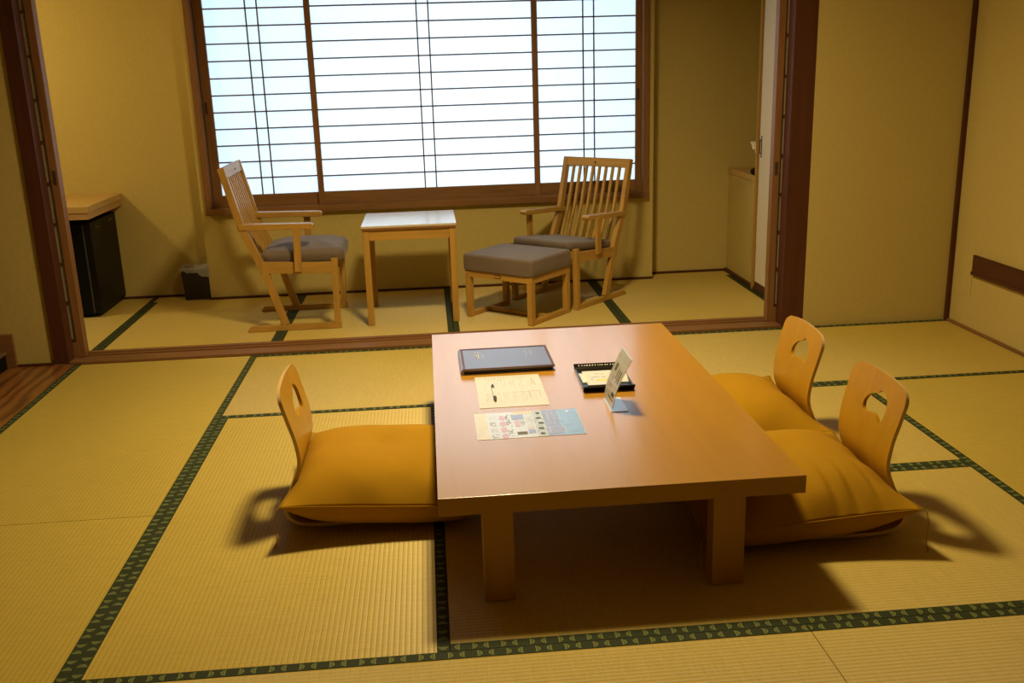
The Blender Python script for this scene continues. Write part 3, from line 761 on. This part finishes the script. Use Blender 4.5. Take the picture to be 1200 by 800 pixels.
# ------------------------------------------------------------------ things on the low table (top at TZ)
def scrib(mb, x0, x1, y0, y1, z, mat, rows, fill=0.7, vertical=False, rnd=random.Random(2), thick=0.5):
    """rows of small printed strokes"""
    if vertical:
        dx = (x1 - x0) / rows
        for r in range(rows):
            xc = x0 + dx * (r + 0.5); y = y1
            end = y0 + (y1 - y0) * rnd.uniform(0, 0.35)
            while y > end:
                l = rnd.uniform(0.002, 0.006)
                if rnd.random() < fill: mb.quad(xc - dx * thick / 2, xc + dx * thick / 2, max(y - l, y0), y, z, mat)
                y -= l + rnd.uniform(0.001, 0.004)
    else:
        dy = (y1 - y0) / rows
        for r in range(rows):
            yc = y0 + dy * (r + 0.5); x = x0
            end = x1 - (x1 - x0) * rnd.uniform(0, 0.3)
            while x < end:
                l = rnd.uniform(0.002, 0.006)
                if rnd.random() < fill: mb.quad(x, min(x + l, x1), yc - dy * thick / 2, yc + dy * thick / 2, z, mat)
                x += l + rnd.uniform(0.001, 0.004)

# folder
t = thing('leather_folder', 'thick dark brown leather guest folder at the far end of the low table', 'folder', (1.148, -1.349, TZ), math.radians(0.3))
hx, hy = 0.166, 0.134
c = MB(); c.box(-hx, hx, -hy, hy, 0.0155, 0.020, 0.0015); c.build('front_cover', M['leather'], t)
c = MB(); c.box(-hx, hx, -hy, hy, 0.0, 0.004, 0.0015); c.build('back_cover', M['leather'], t)
c = MB(); c.prism_y([(-hx - 0.004, 0.004), (-hx - 0.006, 0.010), (-hx - 0.004, 0.016), (-hx + 0.006, 0.020), (-hx + 0.006, 0.0)], -hy, hy, 0.001); c.build('spine', M['leather'], t)
c = MB(); c.box(-hx + 0.006, hx - 0.008, -hy + 0.006, hy - 0.006, 0.004, 0.0155, 0.0005); c.build('pages', M['pages'], t)
c = MB()
for (x0, x1, y0, y1) in ((-hx + 0.002, hx - 0.002, -hy + 0.002, -hy + 0.010), (-hx + 0.002, hx - 0.002, hy - 0.012, hy - 0.002), (hx - 0.010, hx - 0.002, -hy + 0.01, hy - 0.01), (-hx + 0.004, -hx + 0.012, -hy + 0.01, hy - 0.01)):
    c.box(x0, x1, y0, y1, 0.0195, 0.0216, 0.001)
c.build('cover_border', M['leather_edge'], t)
c = MB(); rn = random.Random(4)
c.tube([(-hx + 0.050, 0.080, 0.0205), (-hx + 0.060, 0.072, 0.0205), (-hx + 0.054, 0.060, 0.0205), (-hx + 0.064, 0.046, 0.0205), (-hx + 0.056, 0.030, 0.0205), (-hx + 0.066, 0.014, 0.0205), (-hx + 0.060, -0.006, 0.0205)], 0.0016, 6)
c.tube([(-hx + 0.066, 0.076, 0.0205), (-hx + 0.070, 0.050, 0.0205), (-hx + 0.066, 0.024, 0.0205), (-hx + 0.072, -0.010, 0.0205)], 0.0012, 6)
scrib(c, -hx + 0.078, -hx + 0.086, -0.010, 0.060, 0.0203, 0, 2, 0.8, True, rn)
c.build('stamped_logo', M['silver'], t); c = MB()
scrib(c, hx - 0.092, hx - 0.084, 0.010, 0.070, 0.0203, 0, 2, 0.8, True, rn)
scrib(c, hx - 0.074, hx - 0.064, 0.005, 0.080, 0.0203, 0, 2, 0.8, True, rn)
c.build('stamped_lettering', M['silver'], t)

# cream sheet with printed columns, pen on it
t = thing('paper_sheet', 'cream printed sheet with a pen lying on it, on the low table', 'paper', (1.1365, -1.678, TZ), 0)
c = MB(); c.box(-0.1125, 0.1125, -0.164, 0.164, 0.0, 0.0012, 0); c.build('sheet', M['cream'], t)
c = MB(); rn = random.Random(9)
scrib(c, -0.080, 0.065, 0.100, 0.150, 0.0014, 0, 14, 0.55, True, rn, 0.18)
c.build('printed_heading', M['ink'], t); c = MB()
for k in range(6):
    x = -0.085 + k * 0.029
    scrib(c, x, x + 0.018, 0.02, 0.10, 0.0014, 0, 3, 0.5, True, rn, 0.2)
c.build('printed_text', M['ink'], t); c = MB()
for k in range(6):
    x = -0.085 + k * 0.029
    scrib(c, x, x + 0.020, -0.13, -0.02, 0.0014, 0, 4, 0.5, True, rn, 0.2)
scrib(c, 0.078, 0.092, 0.04, 0.12, 0.0014, 0, 2, 0.8, True, rn, 0.4)
c.build('printed_text', M['ink'], t); c = MB()
for (x0, x1, y0, y1) in ((0.030, 0.060, -0.02, -0.0185), (0.060, 0.095, -0.02, -0.0185), (0.0945, 0.0955, -0.08, -0.0185), (0.0595, 0.0605, -0.08, -0.0185), (0.0, 0.03, -0.02, -0.0185)): c.quad(x0, x1, y0, y1, 0.0014)
c.build('printed_table', M['ink'], t)
t = thing('pen', 'clear ballpoint pen with black tip and clip on the cream sheet', 'pen', (1.079, -1.706, TZ + 0.0012), 0)
r = 0.0048
c = MB(); c.tube([(0, -0.045, r), (0, 0.045, r)], r, 14); c.build('barrel', M['silver'], t)
c = MB(); c.tube([(0, -0.046, r), (0, -0.066, r * 0.95), (0, -0.078, r * 0.8), (0, -0.083, r * 0.7)], [r * 1.15, r * 1.05, r * 0.5, r * 0.15], 14); c.build('tip', M['inkdark'], t)
c = MB(); c.tube([(0, 0.045, r), (0, 0.072, r), (0, 0.078, r)], [r * 1.12, r * 1.1, r * 0.5], 14); c.box(-0.0014, 0.0014, 0.034, 0.074, r * 1.9, r * 2.4, 0.0003); c.build('clip_cap', M['inkdark'], t)

# flyer
t = thing('flyer', 'colourful glossy flyer at the near edge of the papers on the low table', 'leaflet', (1.163, -2.003, TZ), 0)
fx, fy = 0.161, 0.112
c = MB(); c.box(-fx, fx, -fy, fy, 0, 0.0008, 0); c.build('sheet', M['flyer_paper'], t)
c = MB(); z = 0.0010; rn = random.Random(21)
mats = [M[k] for k in ('yellow', 'pink', 'navy', 'lilac', 'blue', 'olive', 'flyer_paper', 'inkdark', 'tan', 'cream', 'ink')]
c.quad(-fx + 0.001, -fx + 0.037, -fy + 0.001, fy - 0.001, z, 0)
c.quad(0.020, fx - 0.001, -fy + 0.001, fy - 0.001, z, 3)
c.quad(0.095, fx - 0.001, -fy + 0.001, fy - 0.001, z + 0.0002, 4)
c.quad(0.020, 0.050, -fy + 0.001, fy - 0.001, z + 0.0002, 5)
c.quad(-0.040, 0.018, 0.085, fy - 0.002, z + 0.0001, 9)
for k in range(4):
    y = 0.085 - k * 0.052
    pts = [( -0.077 + 0.010 * math.cos(a), y - 0.022 + 0.021 * math.sin(a)) for a in [i * PI / 6 for i in range(12)]]
    c.bm.faces.new([c.bm.verts.new((px, py, z + 0.0002)) for px, py in pts]).material_index = 1
    scrib(c, -0.115, -0.094, y - 0.040, y - 0.004, z + 0.0002, 10 if k % 2 else 8, 5, 0.6, False, rn)
c.quad(-0.048, -0.010, 0.040, 0.085, z + 0.0003, 2)
c.quad(-0.040, -0.026, -0.020, 0.034, z + 0.0002, 1)
c.quad(-0.040, -0.010, -0.088, -0.064, z + 0.0002, 10)
c.quad(-0.006, 0.016, -0.082, -0.052, z + 0.0002, 3)
c.quad(-0.006, 0.014, -0.044, -0.026, z + 0.0002, 8)
scrib(c, -0.004, 0.018, -0.020, 0.070, z + 0.0002, 8, 9, 0.7, False, rn)
scrib(c, -0.066, -0.050, -0.100, 0.090, z + 0.0002, 10, 16, 0.6, False, rn)
scrib(c, -fx + 0.006, -fx + 0.034, -fy + 0.012, fy - 0.012, z + 0.0002, 8, 12, 0.4, False, rn)
scrib(c, -0.022, -0.010, -0.016, 0.030, z + 0.0002, 10, 6, 0.6, False, rn)
for k in range(9):
    y = fy - 0.018 - k * 0.022
    c.quad(0.030 + rn.uniform(-0.004, 0.004), 0.044 + rn.uniform(-0.004, 0.004), y - 0.014, y, z + 0.0003, 7 if k % 2 == 0 else (6 if k % 3 == 0 else 5))
c.quad(0.058, 0.106, -0.086, -0.036, z + 0.0003, 6); c.quad(0.060, 0.104, -0.084, -0.038, z + 0.0004, 3)
scrib(c, 0.062, 0.102, -0.080, -0.042, z + 0.0005, 1, 5, 0.6, False, rn)
for x in (0.060, 0.078, 0.096): scrib(c, x, x + 0.008, -0.020, 0.095, z + 0.0003, 6, 2, 0.7, True, rn)
scrib(c, 0.070, 0.076, 0.0, 0.095, z + 0.0003, 1, 1, 0.7, True, rn)
pts = [(0.130 + 0.006 * math.cos(a), 0.090 + 0.010 * math.sin(a)) for a in [i * PI / 8 for i in range(16)]]
c.bm.faces.new([c.bm.verts.new((px, py, z + 0.0004)) for px, py in pts]).material_index = 6
c.build('printed_panels', mats, t, smooth=False)

# black tray with turned-up lips
t = thing('tray', 'black lacquer tray with turned-up lips on the right of the low table', 'tray', (1.463, -1.618, TZ), math.radians(-1.2))
ax_, ay_ = 0.086, 0.134
def lip_prof(sgn):   # (y,z) outer -> inner thickness
    return
c = MB()
prof = []
N1 = 7
ins, outs = [], []
for k in range(N1 + 1):
    a = k / N1 * math.radians(62); R = 0.034
    ins.append((R * math.sin(a), R * (1 - math.cos(a)) + 0.004)); outs.append(((R + 0.004) * math.sin(a), (R + 0.004) * (1 - math.cos(a))))
side = [(ay_ - 0.034 + x, z) for x, z in outs]; inn = [(ay_ - 0.034 + x, z) for x, z in ins]
poly = [(-y, z) for y, z in side[::-1]] + side + inn[::-1] + [(-y, z) for y, z in inn]
a = [c.bm.verts.new((-ax_, y, z)) for y, z in poly]; b_ = [c.bm.verts.new((ax_, y, z)) for y, z in poly]
c.bm.faces.new(a); c.bm.faces.new(list(reversed(b_)))
for i in range(len(poly)): c.bm.faces.new((a[(i + 1) % len(poly)], a[i], b_[i], b_[(i + 1) % len(poly)]))
c.build('base', M['lacquer'], t)
for s in (-1, 1):
    c = MB(); x0, x1 = sorted((s * ax_, s * (ax_ - 0.006)))
    c.prism_z([(x0, -ay_ + 0.03), (x1, -ay_ + 0.03), (x1, ay_ - 0.03), (x0, ay_ - 0.03)], 0.002, 0.012, 0.0015); c.build('side_rim', M['lacquer'], t)
c = MB(); rn = random.Random(8); x = -0.070
while x < 0.060:
    l = rn.uniform(0.003, 0.007)
    vs = [c.bm.verts.new(p) for p in ((x, ay_ - 0.0115, 0.0150), (x + l, ay_ - 0.0115, 0.0150), (x + l, ay_ - 0.0085, 0.0180), (x, ay_ - 0.0085, 0.0180))]
    c.bm.faces.new(vs); x += l + rn.uniform(0.003, 0.007)
c.build('rim_lettering', M['ivory'], t, smooth=False)
tc = thing('card', 'cream card with a yellow line lying in the black tray', 'card', (1.452, -1.612, TZ + 0.0045), math.radians(-1))
c = MB(); c.box(-0.052, 0.052, -0.078, 0.078, 0, 0.003, 0.0005); c.build('card_stock', M['cream'], tc)
c = MB(); c.quad(-0.018, 0.032, -0.036, -0.022, 0.0032, 0); c.build('yellow_line', M['gold'], tc, smooth=False)
c = MB(); scrib(c, -0.034, 0.030, 0.0, 0.012, 0.0032, 1, 1, 0.7, False, random.Random(3)); scrib(c, -0.034, 0.026, 0.036, 0.046, 0.0032, 1, 1, 0.7, False, random.Random(5)); c.quad(-0.034, -0.026, -0.022, -0.012, 0.0032, 2)
c.build('printed_text', [M['gold'], M['ink'], M['pink']], tc, smooth=False)
for k, (x, y, rz, lab) in enumerate(((1.397, -1.61, 0.04, 'clear plastic packet along the left edge of the black tray'), (1.533, -1.625, -0.12, 'clear plastic packet at the right edge of the black tray'))):
    c = MB(); rn = random.Random(k + 4); rings = []
    for i in range(15):
        y_ = -0.048 + 0.008 * i; h_ = 0.003 + 0.011 * math.sin(PI * (i + 0.5) / 13) * rn.uniform(0.75, 1.1)
        rings.append([(0.013 * math.cos(a) , y_, h_ * 0.5 + h_ * 0.5 * math.sin(a)) for a in [q * PI / 5 for q in range(10)]])
    c.loft(rings); o = c.build('plastic_packet', M['film']); o.location = (x, y, TZ + 0.0045); o.rotation_euler = (0, 0, rz)
    tag(o, lab, 'packet')

# acrylic menu stand, bent sheet holding a card
t = thing('menu_stand', 'clear acrylic menu stand with a bent upright card beside the black tray', 'menu stand', (1.428, -1.873, TZ), 0)
SPR = catmull([(0.0, 0.002, 0), (0.004, 0.026, 0), (0.012, 0.058, 0), (0.027, 0.096, 0), (0.045, 0.134, 0), (0.062, 0.166, 0)], 5)
def bent(x_off, th, y0, y1, i0, i1):
    c = MB(); pr = [(p.x + x_off, p.y) for p in SPR[i0:i1]]; pr2 = [(p.x + x_off + th, p.y) for p in SPR[i0:i1]]
    c.prism_y(pr + pr2[::-1], y0, y1, 0.0); return c
bent(0.0, 0.0022, -0.073, 0.073, 0, len(SPR)).build('front_sheet', M['acrylic'], t)
bent(0.0052, 0.0022, -0.073, 0.073, 0, len(SPR)).build('back_sheet', M['acrylic'], t)
c = MB(); c.box(0.0, 0.055, -0.073, 0.060, 0.0, 0.0022, 0.0005); c.build('foot', M['gloss_white'], t)  # clear foot coloured white to imitate the window reflected in it
cd_ = bent(0.0028, 0.0016, -0.069, 0.069, 2, 22).build('menu_card', M['cream'], t)
c = MB(); rn = random.Random(31)
def on_card(y0, y1, i0, i1, mat):
    for i in range(i0, i1):
        p, q = SPR[i], SPR[i + 1]
        c.bm.faces.new([c.bm.verts.new(v) for v in ((p.x + 0.0025, y0, p.y), (p.x + 0.0025, y1, p.y), (q.x + 0.0025, y1, q.y), (q.x + 0.0025, y0, q.y))]).material_index = mat
for (y0, y1, i0, i1, mm) in ((-0.055, 0.02, 5, 6, 0), (-0.058, -0.02, 7, 9, 1), (0.0, 0.05, 9, 11, 2), (-0.05, -0.04, 13, 18, 0), (-0.03, -0.022, 13, 18, 0), (-0.01, -0.002, 14, 18, 0), (0.02, 0.045, 16, 19, 0), (0.02, 0.03, 12, 14, 3)): on_card(y0, y1, i0, i1, mm)
c.build('printed_text', [M['ink'], M['inkdark'], M['tan'], M['pink']], cd_, smooth=False)
bent(0.0028, 0.0016, -0.070, 0.070, 21, len(SPR)).build('white_header', M['gloss_white'], t)

# ------------------------------------------------------------------ left alcove: counter, fridge, bin
t = thing('alcove_counter', 'pale wooden counter top over the black mini fridge', 'counter', (0, 0, 0))
X1c, Y0c = -1.010, 0.86
c = MB(); c.box(-1.998, X1c, Y0c, 1.498, 0.636, 0.672, 0.002); c.build('worktop', M['counter'], t)
c = MB(); c.box(-1.998, X1c - 0.004, Y0c + 0.004, 1.498, 0.598, 0.6345, 0.002); c.build('apron', M['counter_edge'], t)
t = thing('mini_fridge', 'black mini fridge under the pale alcove counter', 'fridge', (-1.33, 1.262, 0), 0)
c = MB(); c.box(-0.25, 0.222, -0.255, 0.225, 0.016, 0.556, 0.006); c.build('body', M['black'], t)
c = MB(); c.box(0.228, 0.268, -0.255, 0.225, 0.022, 0.560, 0.006); fd = c.build('door', M['black_door'], t)
c = MB(); c.box(0.250, 0.2705, -0.19, -0.10, 0.513, 0.530, 0.003); c.build('handle_recess', M['lacquer'], fd)
c = MB(); c.box(0.250, 0.2705, 0.06, 0.16, 0.520, 0.538, 0.003); c.build('handle_recess', M['lacquer'], fd)
c = MB(); c.box(0.2215, 0.2285, -0.257, -0.250, 0.03, 0.55, 0.001); c.build('door_seal', M['grey_strip'], t)
for x in (-0.2, 0.2):
    for y in (-0.21, 0.18):
        c = MB(); c.lathe([(0.018, 0), (0.018, 0.018)], 16, cx=x, cy=y); c.build('foot', M['black'], t)
t = thing('waste_bin', 'dark square waste bin lined with a plastic bag by the wall', 'waste bin', (-0.589, 1.407, 0))
def taper(x0, x1, z0, z1, k):
    return [[(-x0, -x0 * 0.55, z0), (x0, -x0 * 0.55, z0), (x0, x0 * 0.55, z0), (-x0, x0 * 0.55, z0)], [(-x1, -x1 * 0.55, z1), (x1, -x1 * 0.55, z1), (x1, x1 * 0.55, z1), (-x1, x1 * 0.55, z1)]]
c = MB(); ra = taper(0.075, 0.086, 0.0, 0.195, 0); rb = taper(0.070, 0.080, 0.01, 0.195, 0)
c.loft([ra[0], ra[1], rb[1], rb[0]]); c.build('body', M['bin'], t, smooth=False)
c = MB(); rn = random.Random(6); rings = []
NB = 40
def per(q, s):   # rectangle perimeter
    a = 2 * PI * q / NB; cx_, sy_ = math.cos(a), math.sin(a); k = 1 / max(abs(cx_), abs(sy_)); return cx_ * k * s, sy_ * k * s * 0.55
jit = [rn.uniform(-1, 1) for _ in range(NB)]
for (s, z, aj, az) in ((0.070, 0.12, 0.002, 0.0), (0.079, 0.197, 0.002, 0.004), (0.084, 0.207, 0.003, 0.005), (0.090, 0.198, 0.002, 0.004), (0.0905, 0.178, 0.002, 0.012)):
    rr = []
    for q in range(NB):
        x, y = per(q, s + aj * jit[q]); corner = math.exp(-((x - 0.08) / 0.045) ** 2) * (1 if y < 0.02 else 0.4)
        zz = z + az * jit[(q * 7) % NB] + (0.018 * corner if s < 0.086 else 0) - (0.045 * corner if s > 0.0902 else 0)
        rr.append((x, y, zz))
    rings.append(rr)
c.loft(rings, closed_ends=False); c.build('bag_liner', M['film'], t)

# low black stand at the far left, by the plinth
t = thing('low_stand', 'low black stand at the left edge on the wooden floor', 'stand', (-1.36, -0.182, 0), 0)
c = MB(); c.box(-0.16, 0.157, -0.17, 0.17, 0.0, 0.073, 0.004); c.build('body', M['black'], t)
c = MB(); c.box(-0.165, 0.162, -0.175, 0.175, 0.073, 0.083, 0.002); c.build('top_board', M['kumiko'], t)

# ------------------------------------------------------------------ lamps
LX, LY, LZ = 1.15, -1.25, 2.42
t = thing('ceiling_lamp', 'round white ceiling lamp over the low table', 'lamp', (LX, LY, 0))
c = MB(); c.lathe([(0.05, HC - 0.005), (0.27, HC - 0.005), (0.285, HC - 0.03), (0.285, LZ + 0.05), (0.275, LZ + 0.045), (0.27, HC - 0.03), (0.05, HC - 0.03)], 48); c.build('housing', M['white'], t)
c = MB(); c.lathe([(0.27, LZ + 0.055), (0.24, LZ + 0.03), (0.15, LZ + 0.02), (0.002, LZ + 0.016)], 48); c.build('diffuser', M['lampglow'], t)
def area(name, loc, size, power, col, rot=(0, 0, 0), shape='DISK', size_y=None, parent=None):
    l = bpy.data.lights.new(name, 'AREA'); l.energy = power; l.color = col; l.shape = shape; l.size = size
    if size_y: l.size_y = size_y
    o = bpy.data.objects.new(name, l); COL.objects.link(o); o.location = loc; o.rotation_euler = rot
    if parent: o.parent = parent; o.location = Vector(loc) - parent.location
    return o
area('ceiling_lamp_light', (LX, LY, LZ), 0.36, 62, (1.0, 0.79, 0.42), parent=t).data.spread = math.radians(158)
# alcove lamp over the counter (behind the left wall)
t = thing('wall_lamp', 'small lamp fixed to the alcove wall above the counter', 'lamp', (-1.86, 0.55, 1.58))
c = MB(); c.lathe([(0.002, -0.06), (0.035, -0.055), (0.05, -0.02), (0.05, 0.02), (0.035, 0.055), (0.002, 0.06)], 24); c.build('globe', M['lampglow'], t)
c = MB(); c.box(-0.14, -0.045, -0.02, 0.02, -0.02, 0.02, 0.003); c.build('bracket', M['iron'], t)
pl = bpy.data.lights.new('alcove_lamp_light', 'POINT'); pl.energy = 26; pl.color = (1.0, 0.79, 0.38); pl.shadow_soft_size = 0.05
po = bpy.data.objects.new('alcove_lamp_light', pl); COL.objects.link(po); po.parent = t; po.location = (0.065, 0, 0)

# daylight behind the shoji
area('daylight', (1.05, 2.30, 1.25), 1.7, 22, (0.92, 0.95, 1.0), (math.radians(-90), 0, 0), 'RECTANGLE', 1.8)
wd = bpy.data.worlds.new('world'); scn.world = wd; wd.use_nodes = True
bg = wd.node_tree.nodes['Background']; bg.inputs[0].default_value = (0.55, 0.75, 1.0, 1); bg.inputs[1].default_value = 0.15

scn.view_settings.view_transform = 'Standard'; scn.view_settings.look = 'None'
scn.view_settings.gamma = 1.0; scn.view_settings.use_curve_mapping = False; scn.view_settings.exposure = 0.0
